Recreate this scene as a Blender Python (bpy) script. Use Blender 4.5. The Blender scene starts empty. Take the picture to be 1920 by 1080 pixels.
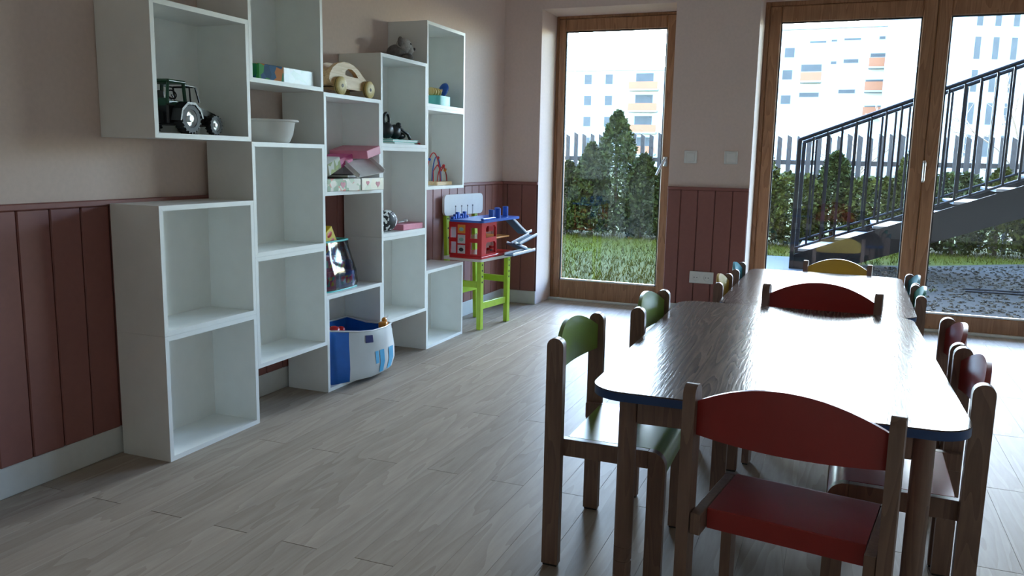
import bpy, bmesh, math, random
from mathutils import Vector, Matrix, noise
random.seed(7)
sc = bpy.context.scene
COL = sc.collection
PI = math.pi

# ------------------------------------------------------------------ camera, sky, sun, exposure
CAM = Vector((2.3167, -2.0324, 1.0613))
yaw, pitch, roll = 0.379, 0.1576, 0.0199
fw = Vector((-math.sin(yaw)*math.cos(pitch), math.cos(yaw)*math.cos(pitch), -math.sin(pitch)))
rt = Vector((math.cos(yaw), math.sin(yaw), 0))
up = rt.cross(fw)
r2 = rt*math.cos(roll) + up*math.sin(roll)
u2 = -rt*math.sin(roll) + up*math.cos(roll)
cd = bpy.data.cameras.new('camera')
cd.sensor_width = 36.0
cd.lens = 1529.13/1920*36
cd.clip_end = 500
cam = bpy.data.objects.new('camera', cd)
COL.objects.link(cam)
mw = Matrix.Identity(4)
for i in range(3):
    mw[i][0] = r2[i]; mw[i][1] = u2[i]; mw[i][2] = -fw[i]; mw[i][3] = CAM[i]
cam.matrix_world = mw
sc.camera = cam

world = bpy.data.worlds.new('sky')
sc.world = world
world.use_nodes = True
wn = world.node_tree
for n in list(wn.nodes): wn.nodes.remove(n)
wo = wn.nodes.new('ShaderNodeOutputWorld')
wb = wn.nodes.new('ShaderNodeBackground')
ws = wn.nodes.new('ShaderNodeTexSky')
ws.sky_type = 'NISHITA'
ws.sun_disc = False
ws.sun_elevation = math.radians(17)
ws.sun_rotation = math.radians(2)     # low sun veiled by haze, ahead of the camera
ws.air_density = 1.0
ws.dust_density = 0.6
wm = wn.nodes.new('ShaderNodeMix'); wm.data_type = 'RGBA'
wm.inputs['Factor'].default_value = 0.4            # thin white haze over the blue
wm.inputs['B'].default_value = (0.56, 0.80, 1.05, 1)
wsc = wn.nodes.new('ShaderNodeVectorMath'); wsc.operation = 'MULTIPLY'; wsc.inputs[1].default_value = (0.72, 0.94, 1.27)   # cool daylight balance
wn.links.new(ws.outputs[0], wsc.inputs[0])
wn.links.new(wsc.outputs[0], wm.inputs['A'])
wn.links.new(wm.outputs['Result'], wb.inputs[0])
wb.inputs[1].default_value = 2.0
wn.links.new(wb.outputs[0], wo.inputs[0])

sc.view_settings.view_transform = 'Standard'
sc.view_settings.look = 'None'
sc.view_settings.exposure = 2.1
sc.view_settings.gamma = 1.0
sc.view_settings.use_curve_mapping = False
sc.cycles.use_denoising = True
sc.cycles.max_bounces = 12
sc.cycles.diffuse_bounces = 7
sc.cycles.transparent_max_bounces = 16

# ------------------------------------------------------------------ helpers
def put(o, parent=None):
    COL.objects.link(o)
    if parent: o.parent = parent
    return o
def tag(o, label=None, cat=None, group=None, kind=None):
    if label: o['label'] = label
    if cat: o['category'] = cat
    if group: o['group'] = group
    if kind: o['kind'] = kind
    return o
def thing(name, label, cat, loc=(0, 0, 0), rz=0.0, group=None):
    o = put(bpy.data.objects.new(name, None))
    o.empty_display_size = 0.05
    o.location = loc; o.rotation_euler = (0, 0, rz)
    return tag(o, label, cat, group)
def struct(name, loc=(0, 0, 0), label=None):
    o = put(bpy.data.objects.new(name, None))
    o.empty_display_size = 0.05
    o.location = loc
    return tag(o, label, None, None, 'structure')

class MB:
    def __init__(s): s.v = []; s.f = []; s.m = []
    def add(s, vs, fs, mi=0, M=None):
        b = len(s.v)
        for p in vs:
            p = Vector(p)
            s.v.append(M @ p if M is not None else p)
        for q in fs:
            s.f.append([b+i for i in q]); s.m.append(mi)
        return s
    def box(s, x0, x1, y0, y1, z0, z1, c=0.0, mi=0, M=None):
        if c <= 0:
            vs = [(x, y, z) for x in (x0, x1) for y in (y0, y1) for z in (z0, z1)]
            fs = [(0,1,3,2),(4,6,7,5),(0,4,5,1),(2,3,7,6),(0,2,6,4),(1,5,7,3)]
            return s.add(vs, fs, mi, M)
        c = min(c, .49*(x1-x0), .49*(y1-y0), .49*(z1-z0))
        lo = (x0, y0, z0); hi = (x1, y1, z1)
        vs = []; idx = {}
        for sx in (0, 1):
            for sy in (0, 1):
                for sz in (0, 1):
                    sg = (sx, sy, sz)
                    for a in range(3):
                        p = []
                        for k in range(3):
                            e = hi[k] if sg[k] else lo[k]
                            if k != a: e += -c if sg[k] else c
                            p.append(e)
                        idx[(sg, a)] = len(vs); vs.append(p)
        fs = []
        for a in range(3):
            b, d = (a+1) % 3, (a+2) % 3
            for sa in (0, 1):
                q = []
                for (i, j) in ((0,0),(1,0),(1,1),(0,1)):
                    g = [0,0,0]; g[a] = sa; g[b] = i; g[d] = j
                    q.append(idx[(tuple(g), a)])
                fs.append(q)
            for i in (0, 1):
                for j in (0, 1):
                    g0 = [0,0,0]; g0[b] = i; g0[d] = j
                    g1 = list(g0); g1[a] = 1
                    g0 = tuple(g0); g1 = tuple(g1)
                    fs.append([idx[(g0, b)], idx[(g1, b)], idx[(g1, d)], idx[(g0, d)]])
        for sx in (0, 1):
            for sy in (0, 1):
                for sz in (0, 1):
                    g = (sx, sy, sz)
                    fs.append([idx[(g, 0)], idx[(g, 1)], idx[(g, 2)]])
        return s.add(vs, fs, mi, M)
    def prism(s, poly, h0, h1, axis='z', mi=0, M=None):
        def mk(a, b, h):
            return (h, a, b) if axis == 'x' else ((a, h, b) if axis == 'y' else (a, b, h))
        n = len(poly)
        vs = [mk(a, b, h0) for a, b in poly] + [mk(a, b, h1) for a, b in poly]
        fs = [list(range(n))[::-1], list(range(n, 2*n))]
        fs += [(i, (i+1) % n, n+(i+1) % n, n+i) for i in range(n)]
        return s.add(vs, fs, mi, M)
    def tube(s, pts, r, n=8, mi=0, M=None, closed=False):
        pts = [Vector(p) for p in pts]
        N = len(pts); vs = []; fs = []
        rr = r if isinstance(r, (list, tuple)) else [r]*N
        ref = None
        for i, p in enumerate(pts):
            a = pts[(i-1) % N] if (closed or i > 0) else p
            b = pts[(i+1) % N] if (closed or i < N-1) else p
            t = (b-a).normalized()
            if ref is None:
                ref = Vector((0, 0, 1)) if abs(t.z) < .9 else Vector((1, 0, 0))
            u = (ref - t*ref.dot(t))
            if u.length < 1e-6: u = t.orthogonal()
            u.normalize(); w = t.cross(u); ref = u
            for k in range(n):
                an = 2*PI*k/n
                vs.append(p + (u*math.cos(an) + w*math.sin(an))*rr[i])
        for i in range(N if closed else N-1):
            j = (i+1) % N
            for k in range(n):
                fs.append((i*n+k, i*n+(k+1) % n, j*n+(k+1) % n, j*n+k))
        if not closed:
            fs.append(list(range(n))[::-1]); fs.append([(N-1)*n+k for k in range(n)])
        return s.add(vs, fs, mi, M)
    def lathe(s, prof, n=24, axis='z', c=(0, 0, 0), mi=0, M=None, cap=True):
        vs = []; fs = []
        for r, h in prof:
            for k in range(n):
                a = 2*PI*k/n; x, y = r*math.cos(a), r*math.sin(a)
                p = (x, y, h) if axis == 'z' else ((h, x, y) if axis == 'x' else (y, h, x))
                vs.append((p[0]+c[0], p[1]+c[1], p[2]+c[2]))
        for i in range(len(prof)-1):
            for k in range(n):
                fs.append((i*n+k, i*n+(k+1) % n, (i+1)*n+(k+1) % n, (i+1)*n+k))
        if cap:
            fs.append(list(range(n))[::-1]); fs.append([(len(prof)-1)*n+k for k in range(n)])
        return s.add(vs, fs, mi, M)
    def ball(s, c, r, n=14, mi=0, M=None):
        rx, ry, rz = r if isinstance(r, (list, tuple)) else (r, r, r)
        m = max(5, n//2+1); vs = [(c[0], c[1], c[2]-rz)]; fs = []
        for i in range(1, m):
            th = PI*i/m
            for k in range(n):
                a = 2*PI*k/n
                vs.append((c[0]+rx*math.sin(th)*math.cos(a), c[1]+ry*math.sin(th)*math.sin(a), c[2]-rz*math.cos(th)))
        vs.append((c[0], c[1], c[2]+rz)); T = len(vs)-1
        for k in range(n):
            fs.append((0, 1+(k+1) % n, 1+k))
            for i in range(m-2):
                b = 1+i*n
                fs.append((b+k, b+(k+1) % n, b+n+(k+1) % n, b+n+k))
            fs.append((1+(m-2)*n+k, 1+(m-2)*n+(k+1) % n, T))
        return s.add(vs, fs, mi, M)
    def grid(s, P, mi=0, M=None):
        h = len(P); w = len(P[0]); vs = [p for row in P for p in row]
        fs = [(i*w+j, i*w+j+1, (i+1)*w+j+1, (i+1)*w+j) for i in range(h-1) for j in range(w-1)]
        return s.add(vs, fs, mi, M)
    def mesh(s, name, mats, smooth=None, fix=True):
        me = bpy.data.meshes.new(name)
        me.from_pydata([tuple(p) for p in s.v], [], s.f)
        if not isinstance(mats, (list, tuple)): mats = [mats]
        for m in mats: me.materials.append(m)
        if len(mats) > 1: me.polygons.foreach_set('material_index', s.m)
        if fix:
            bm = bmesh.new(); bm.from_mesh(me)
            bmesh.ops.recalc_face_normals(bm, faces=bm.faces)
            bm.to_mesh(me); bm.free()
        if smooth is not None:
            me.polygons.foreach_set('use_smooth', [True]*len(me.polygons))
            me.set_sharp_from_angle(angle=math.radians(smooth))
        me.update()
        return me
    def build(s, name, mats, parent=None, smooth=None, fix=True):
        return put(bpy.data.objects.new(name, s.mesh(name, mats, smooth, fix)), parent)

def copy_tree(o, parent=None):
    c = o.copy(); COL.objects.link(c); c.parent = parent
    for ch in list(o.children): copy_tree(ch, c)
    return c
def rrect(x0, x1, y0, y1, r, n=6):
    out = []
    for cx, cy, a0 in ((x1-r, y0+r, -PI/2), (x1-r, y1-r, 0), (x0+r, y1-r, PI/2), (x0+r, y0+r, PI)):
        for k in range(n+1):
            a = a0 + PI/2*k/n
            out.append((cx+r*math.cos(a), cy+r*math.sin(a)))
    return out
def rotM(loc, rz=0, rx=0, ry=0):
    return Matrix.Translation(loc) @ Matrix.Rotation(rz, 4, 'Z') @ Matrix.Rotation(ry, 4, 'Y') @ Matrix.Rotation(rx, 4, 'X')

# ------------------------------------------------------------------ materials
def newmat(name):
    m = bpy.data.materials.new(name); m.use_nodes = True
    nt = m.node_tree
    return m, nt, nt.nodes['Principled BSDF']
def N(nt, t, **kw):
    n = nt.nodes.new(t)
    for k, v in kw.items(): setattr(n, k, v)
    return n
def plain(name, col, rough=.5, metal=0, var=.06, scale=30, bump=0.0, spec=.5):
    m, nt, b = newmat(name)
    tc = N(nt, 'ShaderNodeTexCoord'); nz = N(nt, 'ShaderNodeTexNoise')
    nz.inputs['Scale'].default_value = scale; nz.inputs['Detail'].default_value = 4
    nt.links.new(tc.outputs['Object'], nz.inputs['Vector'])
    r = N(nt, 'ShaderNodeValToRGB')
    r.color_ramp.elements[0].position = .3; r.color_ramp.elements[1].position = .7
    r.color_ramp.elements[0].color = (*[c*(1-var) for c in col], 1)
    r.color_ramp.elements[1].color = (*[min(1, c*(1+var)) for c in col], 1)
    nt.links.new(nz.outputs['Fac'], r.inputs['Fac']); nt.links.new(r.outputs['Color'], b.inputs['Base Color'])
    b.inputs['Roughness'].default_value = rough; b.inputs['Metallic'].default_value = metal
    b.inputs['Specular IOR Level'].default_value = spec
    if bump:
        bp = N(nt, 'ShaderNodeBump'); bp.inputs['Strength'].default_value = bump; bp.inputs['Distance'].default_value = .002
        nt.links.new(nz.outputs['Fac'], bp.inputs['Height']); nt.links.new(bp.outputs['Normal'], b.inputs['Normal'])
    return m
def wood(name, c0, c1, rough=.4, axis=1, scale=6.0, rings=2.2, bump=.15, rand=False, spec=.5, stretch=.09, bdist=.0012, fine=False):
    """grain stretched along a local axis"""
    m, nt, b = newmat(name)
    tc = N(nt, 'ShaderNodeTexCoord'); mp = N(nt, 'ShaderNodeMapping')
    sv = [scale]*3; sv[axis] = scale*stretch
    mp.inputs['Scale'].default_value = sv
    nt.links.new(tc.outputs['Object'], mp.inputs['Vector'])
    vec = mp.outputs['Vector']
    oi = N(nt, 'ShaderNodeObjectInfo')
    if rand:
        ml = N(nt, 'ShaderNodeMath', operation='MULTIPLY'); ml.inputs[1].default_value = 57.3
        nt.links.new(oi.outputs['Random'], ml.inputs[0])
        ad = N(nt, 'ShaderNodeVectorMath', operation='ADD')
        nt.links.new(vec, ad.inputs[0]); nt.links.new(ml.outputs[0], ad.inputs[1]); vec = ad.outputs[0]
    n1 = N(nt, 'ShaderNodeTexNoise'); n1.inputs['Scale'].default_value = 1.0; n1.inputs['Detail'].default_value = 2
    n1.inputs['Distortion'].default_value = .4
    nt.links.new(vec, n1.inputs['Vector'])
    # contour rings of a smooth field give cathedral grain
    mu = N(nt, 'ShaderNodeMath', operation='MULTIPLY'); mu.inputs[1].default_value = rings*10
    nt.links.new(n1.outputs['Fac'], mu.inputs[0])
    fr = N(nt, 'ShaderNodeMath', operation='FRACT'); nt.links.new(mu.outputs[0], fr.inputs[0])
    n2 = N(nt, 'ShaderNodeTexNoise'); n2.inputs['Scale'].default_value = 14; n2.inputs['Detail'].default_value = 5
    nt.links.new(vec, n2.inputs['Vector'])
    mx = N(nt, 'ShaderNodeMath', operation='MULTIPLY_ADD'); mx.inputs[1].default_value = .45
    nt.links.new(fr.outputs[0], mx.inputs[0])
    h2 = N(nt, 'ShaderNodeMath', operation='MULTIPLY'); h2.inputs[1].default_value = .6
    nt.links.new(n2.outputs['Fac'], h2.inputs[0]); nt.links.new(h2.outputs[0], mx.inputs[2])
    r = N(nt, 'ShaderNodeValToRGB')
    r.color_ramp.elements[0].position = .15; r.color_ramp.elements[1].position = .8
    r.color_ramp.elements[0].color = (*c0, 1); r.color_ramp.elements[1].color = (*c1, 1)
    nt.links.new(mx.outputs[0], r.inputs['Fac'])
    if rand:
        hs = N(nt, 'ShaderNodeHueSaturation')
        mr = N(nt, 'ShaderNodeMapRange'); mr.inputs[3].default_value = .92; mr.inputs[4].default_value = 1.07
        nt.links.new(oi.outputs['Random'], mr.inputs[0]); nt.links.new(mr.outputs[0], hs.inputs['Value'])
        nt.links.new(r.outputs['Color'], hs.inputs['Color']); nt.links.new(hs.outputs['Color'], b.inputs['Base Color'])
    else:
        nt.links.new(r.outputs['Color'], b.inputs['Base Color'])
    b.inputs['Roughness'].default_value = rough; b.inputs['Specular IOR Level'].default_value = spec
    bp = N(nt, 'ShaderNodeBump'); bp.inputs['Strength'].default_value = bump; bp.inputs['Distance'].default_value = bdist
    nt.links.new((n2.outputs['Fac'] if fine else mx.outputs[0]), bp.inputs['Height']); nt.links.new(bp.outputs['Normal'], b.inputs['Normal'])
    return m
def glassy(name, tint=(.97, .99, .985), ior=1.75, rough=0.0):
    m = bpy.data.materials.new(name); m.use_nodes = True
    nt = m.node_tree; nt.nodes.remove(nt.nodes['Principled BSDF'])
    out = nt.nodes['Material Output']
    fr = N(nt, 'ShaderNodeFresnel'); fr.inputs['IOR'].default_value = ior
    tr = N(nt, 'ShaderNodeBsdfTransparent'); tr.inputs[0].default_value = (*tint, 1)
    gl = N(nt, 'ShaderNodeBsdfGlossy'); gl.inputs['Roughness'].default_value = rough
    mx = N(nt, 'ShaderNodeMixShader')
    nt.links.new(fr.outputs[0], mx.inputs[0]); nt.links.new(tr.outputs[0], mx.inputs[1]); nt.links.new(gl.outputs[0], mx.inputs[2])
    nt.links.new(mx.outputs[0], out.inputs[0])
    return m
def printed(name, cols, scale=14, rough=.3, spec=.5):
    """flat multi-colour print (voronoi patches)"""
    m, nt, b = newmat(name)
    tc = N(nt, 'ShaderNodeTexCoord'); vo = N(nt, 'ShaderNodeTexVoronoi'); vo.inputs['Scale'].default_value = scale
    nt.links.new(tc.outputs['Object'], vo.inputs['Vector'])
    sp = N(nt, 'ShaderNodeSeparateColor'); nt.links.new(vo.outputs['Color'], sp.inputs[0])
    r = N(nt, 'ShaderNodeValToRGB'); r.color_ramp.interpolation = 'CONSTANT'
    el = r.color_ramp.elements
    while len(el) < len(cols): el.new(.5)
    for i, c in enumerate(cols): el[i].position = i/len(cols); el[i].color = (*c, 1)
    nt.links.new(sp.outputs[0], r.inputs['Fac']); nt.links.new(r.outputs['Color'], b.inputs['Base Color'])
    b.inputs['Roughness'].default_value = rough; b.inputs['Specular IOR Level'].default_value = spec
    return m
def leafy(name, cols, rough=.55):
    m, nt, b = newmat(name)
    tc = N(nt, 'ShaderNodeTexCoord'); nz = N(nt, 'ShaderNodeTexNoise'); nz.inputs['Scale'].default_value = 9
    nz.inputs['Detail'].default_value = 6
    nt.links.new(tc.outputs['Object'], nz.inputs['Vector'])
    r = N(nt, 'ShaderNodeValToRGB'); el = r.color_ramp.elements
    el[0].position = .3; el[1].position = .7; el[0].color = (*cols[0], 1); el[1].color = (*cols[1], 1)
    nt.links.new(nz.outputs['Fac'], r.inputs['Fac']); nt.links.new(r.outputs['Color'], b.inputs['Base Color'])
    b.inputs['Roughness'].default_value = rough; b.inputs['Specular IOR Level'].default_value = .06
    return m

M_plaster = plain('plaster', (.67, .525, .455), .85, var=.03, scale=60, bump=.08)
M_ceil = plain('ceiling_paint', (.78, .75, .72), .9, var=.02)
M_light = plain('light_plaster', (.80, .77, .73), .85, var=.02, scale=60)
M_wains = plain('painted_board', (.25, .092, .075), .55, var=.04, scale=40, bump=.04)
M_base = plain('baseboard_paint', (.62, .62, .60), .45, var=.03)
M_groove = plain('groove_shadow_board', (.10, .035, .028), .8)
M_plank = wood('floor_oak', (.32, .265, .215), (.42, .36, .30), .42, axis=1, scale=9, rings=.8, bump=.15, rand=True, spec=.03, stretch=.1)
M_under = plain('floor_underlay', (.04, .035, .03), .9)
M_white = plain('white_board', (.85, .86, .83), .38, var=.02, scale=15)
M_door = wood('door_larch', (.22, .098, .044), (.38, .19, .095), .38, axis=2, scale=9, rings=1.2, bump=.08)
M_glass = glassy('window_glass')
M_seal = plain('rubber_seal', (.03, .03, .03), .6)
M_metal = plain('brushed_metal', (.6, .6, .6), .3, metal=1, var=.03)
M_plastic = plain('white_plastic', (.72, .70, .66), .35, var=.02)
M_beech = wood('beech', (.15, .085, .06), (.23, .14, .10), .42, axis=2, scale=14, rings=1, bump=.08)
M_tabletop = wood('table_veneer', (.028, .021, .018), (.15, .105, .085), .18, axis=1, scale=13.0, rings=1.7, bump=.5, spec=.04, stretch=.065, bdist=.0006, fine=True)
M_blueedge = plain('blue_edge', (.012, .05, .17), .35)
M_cap = plain('black_cap', (.012, .012, .012), .5)
def chaircol(n, c): return plain(n, c, .32, var=.05, scale=20)
M_cgreen = chaircol('chair_green', (.22, .33, .07))
M_cred = chaircol('chair_red', (.30, .027, .023))
M_cyel = chaircol('chair_yellow', (.52, .33, .045))
M_cteal = chaircol('chair_teal', (.05, .26, .30))
M_cgrn2 = chaircol('chair_sea_green', (.04, .30, .22))
M_lime = plain('lime_paint', (.42, .62, .035), .35)
M_black = plain('black_plastic', (.010, .010, .011), .35)
M_tyre = plain('tyre_rubber', (.014, .014, .014), .55)
M_dgreen = plain('dark_green_plastic', (.008, .055, .025), .3)
M_silver = plain('silver_plastic', (.62, .63, .63), .3, metal=.3)
M_toywood = wood('toy_pine', (.62, .40, .19), (.80, .58, .33), .42, axis=1, scale=16, rings=1.2, bump=.05)
M_toywheel = wood('toy_wheel_wood', (.55, .40, .12), (.70, .55, .22), .45, axis=0, scale=20, rings=1.5, bump=.05)
M_darkwood = plain('dark_wood', (.09, .05, .025), .5)
M_grey = plain('grey_plush', (.42, .40, .38), .95, var=.2, scale=120, bump=.6)
M_dgrey = plain('dark_plush', (.16, .145, .135), .95, var=.2, scale=120, bump=.6)
M_teal = plain('teal_plastic', (.12, .55, .52), .35)
M_blue = plain('blue_plastic', (.015, .10, .45), .3)
M_red = plain('red_plastic', (.52, .012, .015), .28)
M_yellow = plain('yellow_card', (.70, .52, .03), .4)
M_pink = plain('pink_card', (.68, .22, .30), .4)
M_mag = plain('magenta_card', (.65, .09, .28), .4)
M_paper = plain('white_card', (.80, .80, .78), .45)
M_print_green = printed('box_print_green', [(.01,.07,.16),(.02,.20,.08),(.05,.30,.08),(.02,.10,.22),(.55,.18,.03)], 28, .5, .15)
M_print_white = printed('box_print_white', [(.75,.76,.74),(.68,.70,.70),(.60,.66,.60),(.72,.70,.66)], 26, .22)
M_print_heart = printed('box_print_hearts', [(.62,.62,.58),(.10,.22,.14),(.55,.12,.12),(.66,.64,.60),(.35,.45,.36)], 40, .3)
M_print_tea = printed('box_print_olive', [(.20,.24,.05),(.30,.34,.08),(.12,.16,.04),(.5,.5,.4)], 30, .35)
M_print_kids = printed('box_print_kids', [(.75,.10,.22),(.08,.22,.70),(.8,.6,.08),(.65,.08,.40),(.15,.55,.60)], 45, .3)
M_print_bw = printed('pouch_print', [(.01,.01,.01),(.75,.75,.72),(.012,.012,.012),(.7,.7,.68),(.01,.01,.01)], 70, .6)
M_clear = glassy('clear_vinyl', (.93, .96, .97), 1.9, .08)
M_bagblue = plain('bag_blue', (.012, .13, .50), .4, bump=.1)
M_bagwhite = plain('bag_white', (.62, .64, .64), .32, var=.05, scale=12, bump=.1)
M_bagdark = plain('bag_inner_blue', (.008, .04, .16), .5)
M_paleblue = plain('pale_blue_print', (.06, .40, .70), .35)
M_navy = plain('navy_print', (.02, .03, .16), .4)
M_amber = plain('amber_plastic', (.75, .28, .03), .3)
M_mint = plain('mint_plastic', (.25, .45, .36), .4)
# outside
M_iron = plain('stair_steel', (.009, .009, .011), .55, var=.1, spec=.12)
M_tread = plain('stair_tread_steel', (.20, .215, .235), .3, var=.05)
M_soil = plain('soil', (.10, .085, .05), .95, var=.3, scale=8)
M_lawn = leafy('lawn_base', [(.036, .038, .003), (.062, .06, .005)], .9)
M_blade = leafy('grass_blade', [(.045, .048, .003), (.085, .082, .006)], .6)
M_gravel = plain('gravel_base', (.045, .038, .029), .95, var=.35, scale=60, bump=.5, spec=.08)
M_stone = printed('gravel_stone', [(.062,.052,.038),(.036,.031,.024),(.088,.075,.056),(.046,.039,.029)], 60, .85, .08)
M_paving = plain('paving_concrete', (.052, .056, .06), .8, var=.06, scale=12)
M_picket = wood('fence_picket_wood', (.045, .04, .037), (.085, .075, .07), .8, axis=2, scale=12, rings=1, bump=.2)
M_conifer = leafy('conifer_foliage', [(.016, .025, .006), (.062, .072, .016)])
M_hedge = leafy('hedge_foliage', [(.022, .029, .004), (.085, .085, .013)])
M_bark = plain('bark', (.10, .07, .05), .9, var=.2)
M_twig = plain('pale_twigs', (.42, .30, .22), .8, var=.2)
M_house = plain('house_render', (.42, .41, .39), .85, var=.03, scale=2)
M_facade = plain('building_render', (.42, .41, .39), .8, var=.02, scale=1)
M_facade2 = plain('building_panel_grey', (.22, .225, .23), .7, var=.02, scale=1)
M_bwin = plain('building_window_glass', (.06, .057, .052), .6, var=.1, scale=1, spec=.1)
M_borange = plain('balcony_orange', (.21, .062, .014), .6, var=.05, scale=1)
M_bgrey = plain('balcony_slab', (.20, .20, .19), .7, var=.03, scale=1)

# ------------------------------------------------------------------ the room
L = 3.547          # back wall plane
RX, Y0, ZC = 4.70, -3.40, 2.72
YO = 3.98          # outer face of back wall
D1a, D1b = 0.283, 1.222      # left door opening
D2a, D2b = 1.757, 3.84       # big door opening
ZO = 2.095
T = .0

# floor: single planks over an underlay
floor = struct('floor')
MB().box(-.1, RX+.1, Y0-.1, YO, -.08, -.0085).build('underlay', M_under, floor)
PW, PL = .1185, 1.28
cache = {}
nx = int(RX/PW)+1
for i in range(nx):
    x0 = i*PW; x1 = min(x0+PW, RX)
    if x1-x0 < .01: continue
    off = -.29 + (0 if i % 2 == 0 else PL/2)
    y = off - PL*math.ceil((off-Y0)/PL)
    while y < L:
        a, b = max(y, Y0), min(y+PL, L)
        if b-a > .02:
            key = (round(x1-x0, 4), round(b-a, 4))
            if key not in cache:
                w, l = (x1-x0)/2, (b-a)/2
                cache[key] = MB().box(-w+.0002, w-.0002, -l+.0009, l-.0009, -.0085, 0, .0005).mesh('plank', M_plank)
            o = put(bpy.data.objects.new('plank', cache[key]), floor)
            o.location = ((x0+x1)/2, (a+b)/2, 0)
        y += PL
# sills inside the two openings
for k, (a, b) in enumerate(((D1a, D1b), (D2a, D2b))):
    MB().box(a, b, L, YO-.05, -.0085, .0, .001).build('door_sill_board', M_plank, floor)

ceiling = MB().box(-.25, RX+.25, Y0-.25, YO, ZC, ZC+.3).build('ceiling', M_ceil)
tag(ceiling, kind='structure')
wl = struct('wall_left'); wbk = struct('wall_back')
MB().box(-.25, 0, Y0-.25, YO, -.08, ZC).build('plaster', M_plaster, wl)
pb = MB()
pb.box(0, D1a, L, YO, -.08, ZC); pb.box(D1b, D2a, L, YO, -.08, ZC); pb.box(D2b, RX, L, YO, -.08, ZC)
pb.box(D1a, D1b, L, YO, ZO, ZC); pb.box(D2a, D2b, L, YO, ZO+.03, ZC)
pb.build('plaster', M_plaster, wbk)
wr = MB().box(RX, RX+.25, Y0-.25, YO, -.08, ZC).build('wall_right', M_light); tag(wr, kind='structure')
wf = MB().box(0, RX, Y0-.25, Y0, -.08, ZC).build('wall_front', M_light); tag(wf, kind='structure')

# wainscot boards, one object each
ZB, ZW = .097, .876
BP = .1135
def board_mesh(w):
    return MB().box(.0, .014, -w/2+.0018, w/2-.0018, ZB, ZW, .0035).mesh('wainscot_board', M_wains)
bm0 = board_mesh(BP)
ph = .037
k0 = math.floor((Y0-ph)/BP)
MB().box(0, .005, Y0, L, ZB, ZW).build('wainscot_backing', M_groove, wl)
y = ph + k0*BP
while y < L-.02:
    a, b = max(y, Y0), min(y+BP, L-.0145)
    if b-a > .02:
        me = bm0 if abs((b-a)-BP) < 1e-4 else board_mesh(b-a)
        o = put(bpy.data.objects.new('wainscot_board', me), wl); o.location = (.0, (a+b)/2, 0)
    y += BP
MB().box(0, .021, Y0, L-.022, ZW, ZW+.02, .003).build('wainscot_cap', M_wains, wl)
for (a, b, phx) in ((0, D1a, .048), (D1b, D2a, 1.314), (D2b, RX, 3.9)):
    MB().box(a, b, L-.005, L, ZB, ZW).build('wainscot_backing', M_groove, wbk)
    x = phx - BP*math.ceil((phx-a)/BP)
    while x < b:
        p, q = max(x, a), min(x+BP, b)
        if q-p > .015:
            me = bm0 if abs((q-p)-BP) < 1e-4 else board_mesh(q-p)
            o = put(bpy.data.objects.new('wainscot_board', me), wbk)
            o.location = ((p+q)/2, L, 0); o.rotation_euler = (0, 0, -PI/2)
        x += BP
    MB().box(a, b, L-.021, L, ZW, ZW+.02, .003).build('wainscot_cap', M_wains, wbk)
o = MB().box(0, .013, Y0, L-.0135, 0, ZB, .003).build('baseboard_left', M_base); tag(o, kind='structure')
bb = MB()
for (a, b) in ((0, D1a), (D1b, D2a), (D2b, RX)): bb.box(a, b, L-.013, L, 0, ZB, .003)
o = bb.build('baseboard_back', M_base); tag(o, kind='structure')

# doors: larch frames with glass
YF = 3.865
def sash(parent, x0, x1, z0, z1, gx0, gx1, gz0, gz1, y0, y1):
    """frame members round one pane, each a part"""
    c = .006
    MB().box(x0, gx0, y0, y1, z0, z1, c).build('stile', M_door, parent)
    MB().box(gx1, x1, y0, y1, z0, z1, c).build('stile', M_door, parent)
    MB().box(gx0, gx1, y0+.001, y1, z0, gz0, c).build('rail', M_door, parent)
    MB().box(gx0, gx1, y0+.001, y1, gz1, z1, c).build('rail', M_door, parent)
    s = MB(); t = .008
    s.box(gx0, gx0+t, y0+.012, y0+.03, gz0, gz1); s.box(gx1-t, gx1, y0+.012, y0+.03, gz0, gz1)
    s.box(gx0+t, gx1-t, y0+.012, y0+.03, gz1-t, gz1)
    s.build('glazing_seal', M_seal, parent)
    MB().box(gx0+t, gx1-t, y0+.008, y0+.03, gz0, gz0+.012, .002).build('glazing_bead', M_metal, parent)
    ym = y0+.034
    MB().add([(gx0, ym, gz0), (gx1, ym, gz0), (gx1, ym, gz1), (gx0, ym, gz1)], [(0, 1, 2, 3)]).build('glass_pane', M_glass, parent, fix=False)
def handle(parent, x, y, z, tilt):
    h = MB().box(x-.014, x+.014, y-.008, y, z-.035, z+.035, .003).build('handle_plate', M_metal, parent)
    p0 = Vector((x, y-.008, z+.01)); p1 = Vector((x, y-.045, z+.012))
    p2 = p1 + Vector((-math.sin(tilt)*.12, 0, -math.cos(tilt)*.12))
    MB().tube([p0, p1, p1+(p2-p1)*.1, p2], [.009, .010, .010, .009], 10).build('handle_lever', M_metal, h, 40)
d1 = struct('door_1', label='narrow glazed wooden door')
MB().box(D1a, D1a+.022, YF, YO-.02, 0, ZO, .003).build('door_jamb', M_door, d1)
MB().box(D1b-.022, D1b, YF, YO-.02, 0, ZO, .003).build('door_jamb', M_door, d1)
MB().box(D1a+.022, D1b-.022, YF, YO-.02, ZO-.02, ZO, .003).build('door_head', M_door, d1)
sash(d1, D1a+.024, D1b-.024, .012, ZO-.022, .357, 1.103, .150, 1.986, YF-.012, YF+.06)
handle(d1, 1.135, YF-.012, 1.06, .45)
MB().box(D1a+.001, D1b-.001, YF-.05, YF-.013, .0, .014, .003).build('threshold', M_base, d1)
d2 = struct('door_2', label='wide glazed sliding door')
MB().box(D2a, D2a+.03, YF, YO-.02, 0, ZO+.03, .003).build('door_jamb', M_door, d2)
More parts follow.
